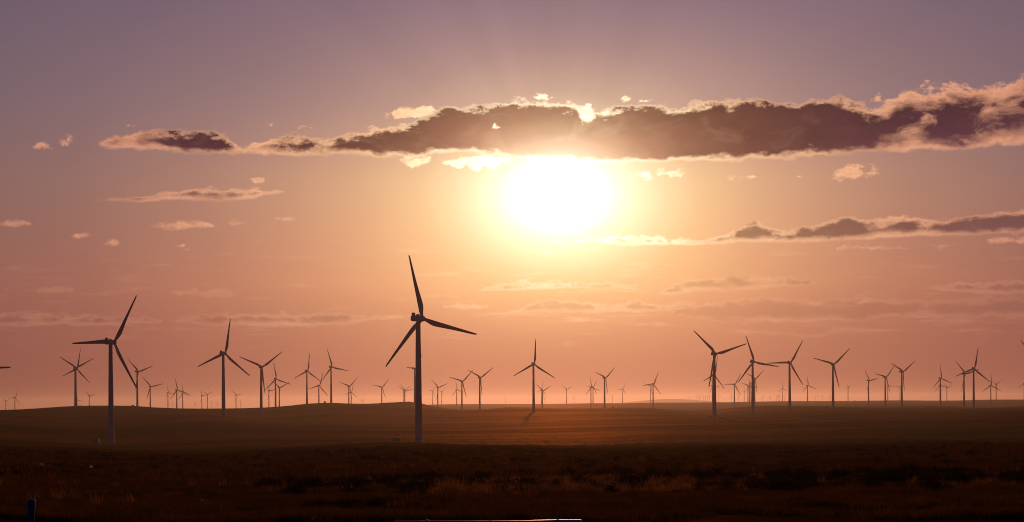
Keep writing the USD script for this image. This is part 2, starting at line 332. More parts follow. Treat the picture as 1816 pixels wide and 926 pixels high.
# ------------------------------------------------------------------ the lie of the land
# name, x, y (distance), height of the hub above the eye, turn of the rotor axis from the line of sight, turn of the first blade from upright
TURBINES = [
    ('T0', -388.0, 1200, 27.5, 36, 90),
    ('T1', -260.8, 1100, 41.2, 38, 30),
    ('T2', -737.3, 2860, 62.1, 42, 11),
    ('T2b', -748.6, 2900, 65.4, 20, -57),
    ('T3', -2933.3, 9800, 28.2, 38, -60),
    ('T4', -2116.1, 7200, 36.9, 42, 22),
    ('T5', -2438.2, 9500, 32.8, 20, -10),
    ('T6', -1823.8, 7300, 41.9, 34, -49),
    ('T7', -697.7, 3150, 63.0, 40, -47),
    ('T8', -898.1, 4200, 46.7, 20, -42),
    ('T9', -1370.9, 6740, 50.1, 48, -19),
    ('T10', -862.1, 4350, 39.2, 36, -15),
    ('T11', -1098.1, 5640, 40.4, 40, -15),
    ('T12', -283.1, 1660, 50.5, 32, 9),
    ('T13', -332.0, 2240, 49.9, 20, 54),
    ('T14', -484.9, 3470, 52.7, 28, -11),
    ('T15', -847.8, 5900, 48.7, 52, -38),
    ('T16', -631.2, 4590, 46.1, 32, -56),
    ('T17', -1320.3, 7200, 41.5, 52, -34),
    ('T18', -1440.8, 8000, 49.3, 30, -60),
    ('T19', -1223.3, 7500, 42.5, 32, -44),
    ('T20', -393.9, 3250, 64.4, 32, 6),
    ('T21', -468.1, 4100, 45.5, 34, 17),
    ('T22', -324.4, 3035, 67.1, 32, -18),
    ('T23', -417.7, 4330, 45.9, 38, 48),
    ('T24', -620.5, 6530, 46.9, 32, 13),
    ('T25', -380.4, 4940, 49.1, 30, 42),
    ('T26', -369.2, 5830, 44.4, 36, -43),
    ('T26b', -402.9, 6300, 49.9, 40, 58),
    ('T27', -189.6, 3300, 68.7, 55, -85),
    ('T28', -384.5, 8170, 62.2, 48, 36),
    ('T29', -207.1, 4720, 45.7, 36, -49),
    ('T30', -364.5, 8770, 61.7, 46, 46),
    ('T31', -204.5, 6250, 51.8, 38, -13),
    ('T32', -105.7, 3570, 47.0, 28, 46),
    ('T33', -62.8, 3300, 50.8, 34, 56),
    ('TM', -48.6, 880, 44.5, 36, -15),
    ('T34', 29.4, 2300, 53.1, 20, 3),
    ('T35', 90.9, 5040, 37.3, 40, -56),
    ('T35b', 121.8, 6970, 56.5, 50, 12),
    ('T36', 248.0, 7700, 62.3, 34, -55),
    ('T37', 248.4, 5320, 49.0, 38, -13),
    ('T38', 317.4, 6620, 63.0, 38, 31),
    ('T39', 194.4, 3550, 52.5, 46, 51),
    ('T40', 502.8, 7690, 61.8, 46, 27),
    ('T41', 363.9, 4360, 47.9, 24, 23),
    ('T42', 549.5, 6700, 64.3, 20, 51),
    ('T43', 205.3, 1715, 49.1, 26, -46),
    ('T44', 346.1, 2910, 47.0, 52, 13),
    ('T45', 710.7, 6000, 58.4, 46, -22),
    ('T46', 591.7, 4500, 47.2, 26, 31),
    ('T47', 299.7, 2105, 50.2, 26, -19),
    ('T48', 576.5, 4020, 55.2, 46, 53),
    ('T49', 823.2, 5900, 57.4, 36, -72),
    ('T50', 940.6, 6700, 64.1, 36, -14),
    ('T50b', 988.5, 7000, 64.6, 36, -25),
    ('T51', 376.8, 2295, 53.0, 22, 30),
    ('T52', 1359.2, 8500, 69.0, 36, -2),
    ('T53', 969.9, 5550, 53.4, 40, -10),
    ('T54', 474.5, 2500, 55.0, 24, 47),
    ('T55', 1589.4, 8000, 66.7, 68, 65),
    ('T56', 897.9, 4260, 53.0, 52, -38),
    ('T57', 790.0, 3580, 51.2, 44, 43),
    ('T58', 1599.5, 7200, 66.8, 45, 95),
    ('T59', 696.1, 3020, 52.8, 46, 57),
    ('T60', 1903.9, 8300, 70.0, 40, -85),
    ('T61', 995.5, 3930, 53.0, 44, -9),
    ('T62', 1518.1, 6000, 56.8, 36, 108),
    ('T63', 2133.5, 8300, 66.6, 46, -49),
    ('T64', 860.5, 3220, 51.5, 42, -44),
    ('T65', 750.7, 2750, 52.2, 22, 10),
    ('T66', 1386.9, 4900, 44.6, 26, -2),
    ('T67', 2049.3, 7160, 69.4, 46, 54),
    ('T68', 667.0, 2160, 51.4, 36, -42),
    ('T69', 1907.8, 6300, 63.0, 36, -118),
    ('T70', 1372.7, 10000, 62.5, 75, 0),
]
HUB_H, ROTOR_R = 65.0, 34.6


def level_z(px, py, d):
    return height(px, py)[1] / FPX * d


near = [(4, -1.9), (12, -1.93), (24, -2.0), (32, -2.15), (45, -2.65), (60, -3.2), (90, -4.1), (120, -4.9), (200, -6.7), (300, -8.5), (420, -11.2), (520, -13.6), (640, -16.4), (760, -18.6)]
ctrl = []
for pxa in (-250, 150, 550, 908, 1300, 1700, 2100):
    for d, z in near:
        tilt = {-250: -0.02, 150: -0.01, 550: 0, 908: 0, 1300: 0.02, 1700: 0.07, 2100: 0.1}[pxa] * min(1, max(0, (d - 40) / 60))
        ctrl.append(((pxa - CX) / FPX, d, z * (1 - tilt)))
ctrl += [((px - CX) / FPX, d, z) for px, d, z in [
    (-300, 900, -23), (300, 900, -21.5), (741, 880, -18.9), (741, 870, -18.8), (720, 890, -18.9), (1000, 900, -20.5), (1400, 900, -18.5), (1816, 900, -17), (2150, 900, -16),
    (-300, 1400, -21), (620, 1400, -19.5), (1000, 1400, -18.5), (1500, 1300, -15.5), (1816, 1300, -12), (2150, 1300, -11),
    (1700, 1700, -13.5), (1900, 1700, -11), (700, 2000, -14), (150, 2000, -14.5), (-300, 2200, -14),
    (0, 2950, -7.0), (-300, 2950, -7.5), (134, 2880, -2.9), (280, 2950, -4.6), (400, 3000, -6.2), (470, 3000, -4.5), (545, 3100, 0.6), (590, 3050, 2.6), (650, 3000, -0.4), (760, 3050, -4.6), (900, 3100, -8.0),
    (1150, 3200, -10.5), (1300, 3100, -11.5), (1500, 3200, -11.0), (1816, 3200, -11.5), (2150, 3200, -11.5),
    (0, 4600, -24), (300, 5000, -25), (600, 5000, -21), (-300, 5000, -26), (900, 4700, -17), (1250, 5000, -15), (1500, 5000, -13), (1800, 5000, -14), (2150, 5000, -14),
    (-300, 9000, -38), (0, 9000, -36), (300, 9000, -32), (600, 9000, -25), (760, 9000, -8), (1000, 9000, -4.5), (1300, 9000, -1), (1600, 9000, 3), (1816, 9000, 4), (2150, 9000, 4),
    (-300, 14000, -50), (0, 14000, -46), (400, 14000, -38), (760, 13000, -12), (1000, 13000, -8), (1300, 13000, -4), (1816, 13000, -2), (2150, 13000, -2),
    (-300, 26000, -75), (0, 26000, -70), (400, 26000, -52), (760, 26000, -25), (1300, 26000, -22), (1816, 26000, -30), (2150, 26000, -30)]]
for name, x, y, zh, yaw, ph in TURBINES:
    if -0.36 < x / y < 0.36 and name not in ('T0', 'T68'):
        ctrl.append((x / y, y, zh - HUB_H))
ctrl = np.array(ctrl)
CP = np.stack([ctrl[:, 0] * 9.0, np.log(ctrl[:, 1])], 1)
CZ = ctrl[:, 2]


def tps(r2):
    return 0.5 * r2 * np.log(r2 + 1e-12)


def solve_spline(p, z, smooth):
    n = len(p)
    k = tps(((p[:, None] - p[None]) ** 2).sum(-1)) + smooth * np.eye(n)
    q = np.hstack([np.ones((n, 1)), p])
    a = np.block([[k, q], [q.T, np.zeros((3, 3))]])
    return np.linalg.solve(a, np.concatenate([z, np.zeros(3)]))


SPL = solve_spline(CP, CZ, 0.004)


def smoothstep(x, a, b):
    t = np.clip((x - a) / (b - a), 0, 1)
    return t * t * (3 - 2 * t)


def ground_z(x, y):
    """height of the land above the eye; far to the side and behind it goes on as at the edge of the view"""
    x, y = np.asarray(x, float), np.asarray(y, float)
    d = np.maximum(np.hypot(x, y), 4.0)
    t = np.clip(np.tan(np.clip(np.arctan2(x, np.where(y > 0, y, np.abs(y) + 1e-6)), -1.2, 1.2)), -0.38, 0.40)
    dd = np.minimum(d / np.sqrt(1 + t * t), 26000.0)
    q = np.stack([t * 9.0, np.log(dd)], -1).reshape(-1, 2)
    z = np.empty(len(q))
    for i in range(0, len(q), 20000):
        s = q[i:i + 20000]
        z[i:i + 20000] = tps(((s[:, None] - CP[None]) ** 2).sum(-1)) @ SPL[:-3] + SPL[-3] + s @ SPL[-2:]
    z = z.reshape(x.shape)
    p = np.stack([x, y, np.zeros_like(x)], -1)
    # relief: tussocks and dips near the camera, long low swells on the plain, none under the road
    fade = smoothstep(d, 31.5, 38.0)
    z = z + fade * (meshkit.fbm(p / 2.2 + 50, 3, 3) - 0.5) * 0.32 * (1 - smoothstep(d, 150, 420))
    z = z + fade * (meshkit.fbm(p / 14.0 + 90, 3, 5) - 0.5) * 0.9 * smoothstep(d, 35, 90) * (1 - smoothstep(d, 700, 1800))
    sw = np.stack([x / 520.0, y / 210.0, np.zeros_like(x)], -1)
    z = z + (meshkit.fbm(sw + 30, 3, 8) - 0.5) * 4.0 * smoothstep(d, 150, 900) * (1 - 0.55 * smoothstep(d, 2500, 5000))
    # a far low range to the right of the middle
    z = z + 62.0 * np.exp(-((x / np.maximum(d, 1) - 0.094) / 0.026) ** 2 - ((d - 21500) / 1700) ** 2) * smoothstep(d, 16000, 19000)
    return z


# ------------------------------------------------------------------ materials
def grass_land():
    m = Graph()
    pos = m.node('geometry', 'position')
    xyz = m.node('separate_xyz', 'x', vector=pos).split('.')[0]
    far = m.m('sqrt', m.add(m.mul(f'{xyz}.x', f'{xyz}.x'), m.mul(f'{xyz}.y', f'{xyz}.y')))
    big = m.noise(m.xyz(m.div(f'{xyz}.x', 700.0), m.div(f'{xyz}.y', 170.0), 0.3), detail=6.0, rough=0.62)
    mid = m.noise(m.xyz(m.div(f'{xyz}.x', 60.0), m.div(f'{xyz}.y', 30.0), 4.1), detail=6.0, rough=0.65)
    small = m.noise(pos, scale=1.7, detail=6.0, rough=0.7)
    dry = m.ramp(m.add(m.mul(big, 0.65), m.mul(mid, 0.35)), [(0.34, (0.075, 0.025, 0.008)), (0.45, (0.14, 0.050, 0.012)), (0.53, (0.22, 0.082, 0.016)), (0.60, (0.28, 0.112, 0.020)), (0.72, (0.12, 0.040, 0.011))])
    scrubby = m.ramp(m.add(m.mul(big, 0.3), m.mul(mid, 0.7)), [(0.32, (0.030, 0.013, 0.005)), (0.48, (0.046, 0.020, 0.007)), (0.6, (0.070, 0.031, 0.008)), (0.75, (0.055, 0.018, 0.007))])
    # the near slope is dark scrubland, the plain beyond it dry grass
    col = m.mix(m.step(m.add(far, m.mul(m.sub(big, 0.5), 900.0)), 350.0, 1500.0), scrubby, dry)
    shade = m.ramp(small, [(0.25, (0.5, 0.48, 0.45)), (0.5, (0.95, 0.95, 0.95)), (0.75, (1.3, 1.25, 1.1))])
    col = m.mix(1.0, col, shade, 'multiply')
    bump = m.node('bump', 'normal', {'strength': 1.0, 'distance': 0.35}, height=small)
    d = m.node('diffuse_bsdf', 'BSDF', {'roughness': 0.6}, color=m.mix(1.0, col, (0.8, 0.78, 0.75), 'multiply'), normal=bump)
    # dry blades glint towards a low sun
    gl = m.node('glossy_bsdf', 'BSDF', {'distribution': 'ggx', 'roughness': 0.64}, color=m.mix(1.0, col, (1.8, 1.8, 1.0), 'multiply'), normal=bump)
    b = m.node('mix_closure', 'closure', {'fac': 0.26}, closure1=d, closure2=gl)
    return look('grass_land', m.nodes, m.links, b)


GROUND = grass_land()


def paint(name, col, rough, wear=0.12, scale=0.6):
    m = Graph()
    pos = m.node('texture_coordinate', 'object')
    n = m.noise(pos, scale=scale, detail=6.0, rough=0.65)
    c = m.ramp(n, [(0.3, tuple(x * (1 - wear * 2) for x in col)), (0.5, col), (0.7, tuple(min(1, x * (1 + wear * 0.4)) for x in col))])
    r = m.add(m.mul(n, 0.2), rough - 0.1)
    b = m.node('principled_bsdf', 'BSDF', {'specular_ior_level': 0.22}, base_color=c, roughness=r)
    return look(name, m.nodes, m.links, b)


WHITE = paint('white_paint', (0.56, 0.565, 0.60), 0.6)
BLADE = paint('blade_gelcoat', (0.54, 0.54, 0.57), 0.6, 0.06)
CONCRETE = paint('concrete', (0.32, 0.30, 0.28), 0.9, 0.2, 2.0)
KIOSK = paint('kiosk_paint', (0.30, 0.31, 0.33), 0.5, 0.2, 1.5)
SUNLIT_ROOF = paint('sunlit_roof', (0.66, 0.64, 0.62), 0.45, 0.15, 1.5)  # sunlight on the kiosk top, put into a paler colour
BLUE = paint('blue_post_paint', (0.06, 0.075, 0.20), 0.45, 0.25, 9.0)
WOOD = paint('weathered_wood', (0.13, 0.10, 0.08), 0.85, 0.3, 3.0)
STEEL = look('steel', {'p': ('principled_bsdf', {'base_color': (0.20, 0.115, 0.075), 'metallic': 1.0, 'roughness': 0.42})}, (), 'p.BSDF')


def leaf_look(name, col, back, mixf):
    m = Graph()
    rnd = m.node('object_info', 'random')
    pos = m.node('geometry', 'position')
    n = m.noise(pos, scale=0.35, detail=3.0)
    k = m.add(m.mul(rnd, 0.7), m.mul(n, 0.9))
    kk = m.node('combine_color', 'color', r=k, g=k, b=k)
    d = m.node('diffuse_bsdf', 'BSDF', {'roughness': 0.0}, color=m.mix(1.0, kk, col, 'multiply'))
    t = m.node('translucent_bsdf', 'BSDF', {}, color=m.mix(1.0, kk, back, 'multiply'))
    b = m.node('mix_closure', 'closure', {'fac': mixf}, closure1=d, closure2=t)
    return look(name, m.nodes, m.links, b)


GRASS = leaf_look('dry_grass', (0.050, 0.022, 0.008), (0.11, 0.045, 0.011), 0.4)
SCRUB = leaf_look('dark_scrub', (0.030, 0.020, 0.010), (0.03, 0.016, 0.006), 0.25)
WEED = leaf_look('pale_weed', (0.09, 0.05, 0.022), (0.20, 0.085, 0.024), 0.6)
PLASTIC = look('pale_plastic', {'d': ('diffuse_bsdf', {'color': (0.75, 0.73, 0.7)}), 't': ('translucent_bsdf', {'color': (0.85, 0.8, 0.72)}), 'g': ('glossy_bsdf', {'color': (0.9, 0.9, 0.9), 'roughness': 0.25}),
                             'm': ('mix_closure', {'fac': 0.8}), 'm2': ('mix_closure', {'fac': 0.2})}, [('d.BSDF', 'm.closure1'), ('t.BSDF', 'm.closure2'), ('m.closure', 'm2.closure1'), ('g.BSDF', 'm2.closure2')], 'm2.closure')

# ------------------------------------------------------------------ ground
view_az = np.radians(np.arange(-20, 20.01, 0.07))
rest = np.radians(np.arange(22, 338.1, 4.0))
AZ = np.concatenate([view_az, rest])
DIST = np.concatenate([[0.6, 2, 4, 8, 14, 20], np.geomspace(24, 60, 90)[:-1], np.geomspace(60, 400, 170)[:-1], np.geomspace(400, 6000, 190)[:-1], np.geomspace(6000, 26000, 45)])
A2, D2 = np.meshgrid(AZ, DIST)
GX, GY = D2 * np.sin(A2), D2 * np.cos(A2)
GZ = ground_z(GX, GY)
na, nd = len(AZ), len(DIST)
ii, jj = np.meshgrid(np.arange(nd - 1), np.arange(na), indexing='ij')
p00, p01 = ii * na + jj, ii * na + (jj + 1) % na
p10, p11 = p00 + na, p01 + na
F = np.concatenate([np.stack([p00, p10, p11], -1).reshape(-1, 3), np.stack([p00, p11, p01], -1).reshape(-1, 3), [[nd * na, (k + 1) % na, k] for k in range(na)]])
F = F[:, ::-1]
VV = np.vstack([np.stack([GX, GY, GZ], -1).reshape(-1, 3), [[0, 0, float(ground_z(0.0, 4.0))]]])
nz = np.cross(VV[F[:50, 1]] - VV[F[:50, 0]], VV[F[:50, 2]] - VV[F[:50, 0]])[:, 2].mean()
if nz < 0:
    F = F[:, ::-1]
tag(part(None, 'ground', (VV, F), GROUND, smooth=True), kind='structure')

# ------------------------------------------------------------------ wind turbines
def blade_mesh(n_r, n_s):
    t = np.linspace(0, 1, n_r) ** 0.9
    r = 0.9 + t * (ROTOR_R + 0.3 - 0.9)
    chord = np.interp(r, [0.9, 1.8, 3.2, 5.0, 7.5, 12, 20, 28, 33, 34.3, 34.9], [1.7, 1.7, 2.05, 2.7, 3.05, 2.65, 1.9, 1.35, 1.0, 0.82, 0.5])
    thick = np.interp(r, [0.9, 1.8, 3.2, 5.0, 7.5, 12, 20, 34.6], [1.0, 1.0, 0.75, 0.48, 0.34, 0.26, 0.2, 0.16]) * chord
    twist = np.radians(np.interp(r, [0.9, 7, 15, 34.6], [16, 12, 5, 0]))
    lead = np.interp(r, [0.9, 1.8, 5.0, 34.6], [0.85, 0.85, 0.86, 0.35])             # the leading edge stays nearly straight
    bend = 0.9 * ((r - 0.9) / ROTOR_R) ** 2
    s = np.arange(n_s) * 2 * np.pi / n_s
    v, f = [], []
    for k in range(n_r):
        c = np.cos(s)
        xs = -lead[k] + chord[k] * (0.5 + 0.5 * c)
        taper = np.where(c > 0, np.interp(r[k], [1.8, 5.0], [1.0, 0.55]), 1.0)
        ys = thick[k] * 0.5 * np.sin(s) * np.where(c > 0, 1 - (1 - taper) * c, 1)
        xc = xs * math.cos(twist[k]) - ys * math.sin(twist[k])
        yc = xs * math.sin(twist[k]) + ys * math.cos(twist[k])
        v += list(np.stack([xc, yc + bend[k], np.full(n_s, r[k])], 1))
    for a in range(n_r - 1):
        for b in range(n_s):
            p, q = a * n_s + b, a * n_s + (b + 1) % n_s
            f += [(p, q, q + n_s), (p, q + n_s, p + n_s)]
    v += [(0, 0, r[0]), tuple(np.mean(v[-n_s:], axis=0))]
    for b in range(n_s):
        f.append((len(v) - 2, (b + 1) % n_s, b))
        f.append((len(v) - 1, (n_r - 1) * n_s + b, (n_r - 1) * n_s + (b + 1) % n_s))
    return trimesh.Trimesh(np.array(v), np.array(f), process=False)


def nacelle_meshes(fine):
    """main body, rear box, front dome: axis along y, origin on the tower top at hub height"""
    def section(y, w, h0, h1, k=8 if fine else 4):
        a = np.linspace(0, 2 * np.pi, 4 * k, endpoint=False) + 0.2
        e = 0.55
        return np.stack([w / 2 * np.sign(np.cos(a)) * np.abs(np.cos(a)) ** e, np.full(len(a), y), (h0 + h1) / 2 + (h1 - h0) / 2 * np.sign(np.sin(a)) * np.abs(np.sin(a)) ** e], 1)
    body = trimesh.convex.convex_hull(np.vstack([section(-2.6, 3.0, -1.45, 1.55), section(1.2, 3.1, -1.55, 1.5), section(2.1, 2.5, -1.25, 1.25)]))
    rear = trimesh.convex.convex_hull(np.vstack([section(-4.9, 2.4, -1.2, 1.0), section(-4.5, 3.0, -1.6, 1.35), section(-2.75, 3.0, -1.65, 1.4)]))
    cooler = box(0, -4.1, 2.05, 1.7, 1.1, 1.5, 0.12)
    dome = lathe([(1.05, 0), (1.0, 0.35), (0.75, 0.62), (0.35, 0.78), (0.05, 0.8)], 12)
    dome.apply_translation((0, -0.3, 1.45))
    mast = trimesh.util.concatenate([trimesh.creation.cylinder(0.035, 1.3, sections=6, transform=trimesh.transformations.translation_matrix((s, -4.3, 3.3))) for s in (-0.5, 0.5)])
    return body, rear, cooler, dome, mast


def hub_mesh(n):
    return lathe([(1.1, 2.0), (1.45, 2.3), (1.6, 3.0), (1.62, 3.8), (1.45, 4.5), (1.05, 5.1), (0.5, 5.45), (0.05, 5.55)], n, axis='y')


def rot_y(m, deg):
    m = m.copy()
    m.apply_transform(trimesh.transformations.rotation_matrix(math.radians(deg), (0, 1, 0)))
    m.apply_translation((0, 3.7, 0))
    return m


BL = {k: blade_mesh(*v) for k, v in {'near': (30, 16), 'mid': (16, 10), 'far': (8, 6)}.items()}
NA = {'near': nacelle_meshes(True), 'mid': nacelle_meshes(False), 'far': nacelle_meshes(False)}
HB = {'near': hub_mesh(24), 'mid': hub_mesh(12), 'far': hub_mesh(8)}


def turbine(x, y, zh, yaw, ph, label, group):
    d = math.hypot(x, y)
    lod = 'near' if d < 1800 else 'mid' if d < 4000 else 'far'
    gz = float(ground_z(np.array(x), np.array(y)))
    hgt = zh - gz
    az = math.degrees(math.atan2(x, y))
    t = thing('wind_turbine', (x, y, gz), -(yaw + az))
    sides = {'near': 32, 'mid': 16, 'far': 10}[lod]
    prof = [(2.02, -1.2), (2.02, 0.0)]
    for k in range(1, 4):
        h = (hgt - 1.6) * k / 3
        r = 2.0 - 0.78 * k / 3
        if lod == 'near' and k < 3:
            prof += [(r, h - 0.12), (r + 0.05, h - 0.10), (r + 0.05, h + 0.10), (r - 0.01, h + 0.12)]
        else:
            prof += [(r, h)]
    tower = part(t, 'tower', lathe(prof, sides), WHITE)
    if lod == 'near':
        door = box(0, -2.0, 2.0, 0.95, 0.16, 2.1, 0.03)
        part(tower, 'door', door, KIOSK)
        part(t, 'foundation', lathe([(3.6, -1.3), (3.6, 0.12), (3.45, 0.22), (2.0, 0.26)], sides), CONCRETE)
    body, rear, cooler, dome, mast = (m.copy() for m in NA[lod])
    for m in (body, rear, cooler, dome, mast):
        m.apply_translation((0, 0, hgt))
    if lod == 'far':
        part(t, 'nacelle', trimesh.util.concatenate([body, rear, cooler]), WHITE)
    else:
        nac = part(t, 'nacelle', trimesh.util.concatenate([body, dome]), WHITE)
        part(nac, 'rear_housing', rear, WHITE)
        part(nac, 'cooler_box', cooler, WHITE)
        if lod == 'near':
            part(nac, 'weather_mast', mast, STEEL)
    hb = HB[lod].copy(); hb.apply_translation((0, 0, hgt))
    part(t, 'hub', hb, WHITE)
    for k in range(3):
        b = rot_y(BL[lod], ph + 120 * k); b.apply_translation((0, 0, hgt))
        part(t, 'blade', b, BLADE, smooth=50)
    return tag(t, label, 'wind turbine', group)


LABELS = {
    'T0': ('turbine outside the left edge with only one blade tip showing', 'wind turbines on the plain'),
    'T1': ('large dark turbine second in size, leftmost big one with a level left blade', 'wind turbines on the plain'),
    'T2': ('nearer of two overlapped turbines whose six blades cross left of the large left turbine', 'wind turbines on the plain'),
    'T2b': ('farther turbine hidden behind the six crossing blades at left', 'wind turbines on the plain'),
    'T3': ('small faint turbine nearest the left edge, blades in a Y', 'wind turbines on the plain'),
    'T4': ('small faint turbine second from the left edge with one blade up', 'wind turbines on the plain'),
    'T5': ('tiny faint turbine peeping out right of the tower with six crossing blades', 'wind turbines on the plain'),
    'T6': ('small turbine between the six-bladed pair and the large left tower', 'wind turbines on the plain'),
    'T7': ('mid-sized turbine just right of the large left tower, touched by its lower blade tip', 'wind turbines on the plain'),
    'T8': ('turbine with a long level right blade, second to the right of the large left tower', 'wind turbines on the plain'),
    'T9': ('faint turbine leftmost of three in a row left of the tall upright-bladed turbine', 'wind turbines on the plain'),
    'T10': ('middle and darkest of three turbines in a row left of the tall upright-bladed turbine', 'wind turbines on the plain'),
    'T11': ('faint turbine rightmost of three in a row left of the tall upright-bladed turbine', 'wind turbines on the plain'),
    'T12': ('tall dark turbine with one blade straight up, halfway between the two biggest', 'wind turbines on the plain'),
    'T13': ('dark turbine with a wide Y of blades right of the tall upright-bladed turbine', 'wind turbines on the plain'),
    'T14': ('turbine with a steep upright blade just right of the dark wide Y turbine', 'wind turbines on the plain'),
    'T15': ('faint turbine squeezed against the right of the dark wide Y tower', 'wind turbines on the plain'),
    'T16': ('faint Y-bladed turbine crossed by a blade of the steep upright one', 'wind turbines on the plain'),
    'T17': ('left one of two faint turbines whose blades touch left of the tall upright-bladed turbine', 'wind turbines on the plain'),
    'T18': ('right one of two faint turbines whose blades touch left of the tall upright-bladed turbine', 'wind turbines on the plain'),
    'T19': ('lone faint turbine just right of the tall upright-bladed tower', 'wind turbines on the plain'),
    'T20': ('left turbine on the hilltop with an almost vertical blade', 'wind turbines on the plain'),
    'T21': ('lower turbine between the two tall ones on the hilltop', 'wind turbines on the plain'),
    'T22': ('right and taller turbine on the hilltop with its blade leaning left', 'wind turbines on the plain'),
    'T23': ('nearer of two overlapped turbines on the right slope of the hilltop', 'wind turbines on the plain'),
    'T24': ('farther fainter turbine behind another on the right slope of the hilltop', 'wind turbines on the plain'),
    'T25': ('lone small Y-bladed turbine under the lower left blade tip of the biggest turbine', 'wind turbines on the plain'),
    'T26': ('nearer of two faint overlapped turbines just left of the biggest tower', 'wind turbines on the plain'),
    'T26b': ('farther of two faint overlapped turbines just left of the biggest tower', 'wind turbines on the plain'),
    'T27': ('turbine almost hidden behind the tower of the biggest turbine', 'wind turbines on the plain'),
    'T28': ('faint small turbine first to the right of the biggest tower', 'wind turbines on the plain'),
    'T29': ('turbine with a blade leaning left, second to the right of the biggest tower', 'wind turbines on the plain'),
    'T30': ('faint small turbine third to the right of the biggest tower', 'wind turbines on the plain'),
    'T31': ('faint turbine with an upright blade behind the fourth and fifth right of the biggest tower', 'wind turbines on the plain'),
    'T32': ('turbine whose raised blade crosses that of its right neighbour right of the biggest tower', 'wind turbines on the plain'),
    'T33': ('dark Y-bladed turbine, tallest of the cluster right of the biggest tower', 'wind turbines on the plain'),
    'TM': ('biggest and nearest dark turbine, left of the sun', 'wind turbines on the plain'),
    'T34': ('slender turbine under the sun with one blade straight up', 'wind turbines on the plain'),
    'T35': ('nearer of two overlapped hazy turbines right of the slender one under the sun', 'wind turbines on the plain'),
    'T35b': ('farther of two overlapped hazy turbines right of the slender one under the sun', 'wind turbines on the plain'),
    'T36': ('lone faint Y-bladed turbine right of the hazy overlapped pair under the sun', 'wind turbines on the plain'),
    'T37': ('left of two close hazy turbines left of the mid-sized Y turbine below the sun', 'wind turbines on the plain'),
    'T38': ('right of two close hazy turbines left of the mid-sized Y turbine below the sun', 'wind turbines on the plain'),
    'T39': ('mid-sized Y-bladed turbine below and right of the sun', 'wind turbines on the plain'),
    'T40': ('lone faint turbine right of the mid-sized Y one with a level left blade', 'wind turbines on the plain'),
    'T41': ('nearer of two overlapped hazy turbines with a long level left blade', 'wind turbines on the plain'),
    'T42': ('farther turbine behind the one with a long level left blade', 'wind turbines on the plain'),
    'T43': ('large dark turbine on the right plain with a blade hanging beside its tower', 'wind turbines on the plain'),
    'T44': ('turbine hidden behind the large one on the right plain, two blades sticking out', 'wind turbines on the plain'),
    'T45': ('farthest faint turbine hidden behind the large one on the right plain', 'wind turbines on the plain'),
    'T46': ('hazy turbine with a level left blade between the two dark turbines on the right plain', 'wind turbines on the plain'),
    'T47': ('dark turbine right of the largest on the right plain, blade leaning left and up', 'wind turbines on the plain'),
    'T48': ('turbine behind the dark left-leaning one on the right plain, one blade raised right', 'wind turbines on the plain'),
    'T49': ('left one of three hazy towers bunched left of the dark left-leaning turbine', 'wind turbines on the plain'),
    'T50': ('middle one of three hazy towers bunched left of the dark left-leaning turbine', 'wind turbines on the plain'),
    'T50b': ('right one of three hazy towers bunched left of the dark left-leaning turbine', 'wind turbines on the plain'),
    'T51': ('dark turbine with a level left blade, third from the left of the big right-plain ones', 'wind turbines on the plain'),
    'T52': ('tiny faint turbine just left of the dark one with a level left blade', 'wind turbines on the plain'),
    'T53': ('faint turbine with an upright blade between two dark towers on the right plain', 'wind turbines on the plain'),
    'T54': ('dark wide Y turbine standing alone on the right plain', 'wind turbines on the plain'),
    'T55': ('tiny faint turbine seen nearly edge-on right of the dark wide Y one', 'wind turbines on the plain'),
    'T56': ('turbine with a left-leaning blade left of a Y-bladed one on the right plain', 'wind turbines on the plain'),
    'T57': ('Y-bladed turbine between the left-leaning one and the taller symmetric Y one', 'wind turbines on the plain'),
    'T58': ('faint turbine close behind the tower of the middle Y-bladed turbine at right', 'wind turbines on the plain'),
    'T59': ('taller turbine with a symmetric Y of blades at right', 'wind turbines on the plain'),
    'T60': ('faint turbine almost hidden behind the tower of the symmetric Y one', 'wind turbines on the plain'),
    'T61': ('turbine with an upright blade right of the symmetric Y one', 'wind turbines on the plain'),
    'T62': ('faint turbine behind the tower of the upright-bladed one at right', 'wind turbines on the plain'),
    'T63': ('faint turbine touching the right of the upright-bladed one at right', 'wind turbines on the plain'),
    'T64': ('turbine with a left-leaning blade overlapped by the darkest turbine near the right edge', 'wind turbines on the plain'),
    'T65': ('darkest and tallest turbine near the right edge, one blade up', 'wind turbines on the plain'),
    'T66': ('faint turbine with one blade straight up right of the darkest near the right edge', 'wind turbines on the plain'),
    'T67': ('faint Y-bladed turbine rightmost whole one near the right edge', 'wind turbines on the plain'),
    'T68': ('turbine outside the right edge with only blade tips showing', 'wind turbines on the plain'),
    'T69': ('hazy turbine cut by the right edge of the view', 'wind turbines on the plain'),
    'T70': ('hairline pale turbine seen edge-on left of the three bunched hazy towers', 'wind turbines on the plain'),
}

for name, x, y, zh, yaw, ph in TURBINES:
    lab, grp = LABELS[name]
    turbine(x, y, zh, yaw, ph, lab, grp)

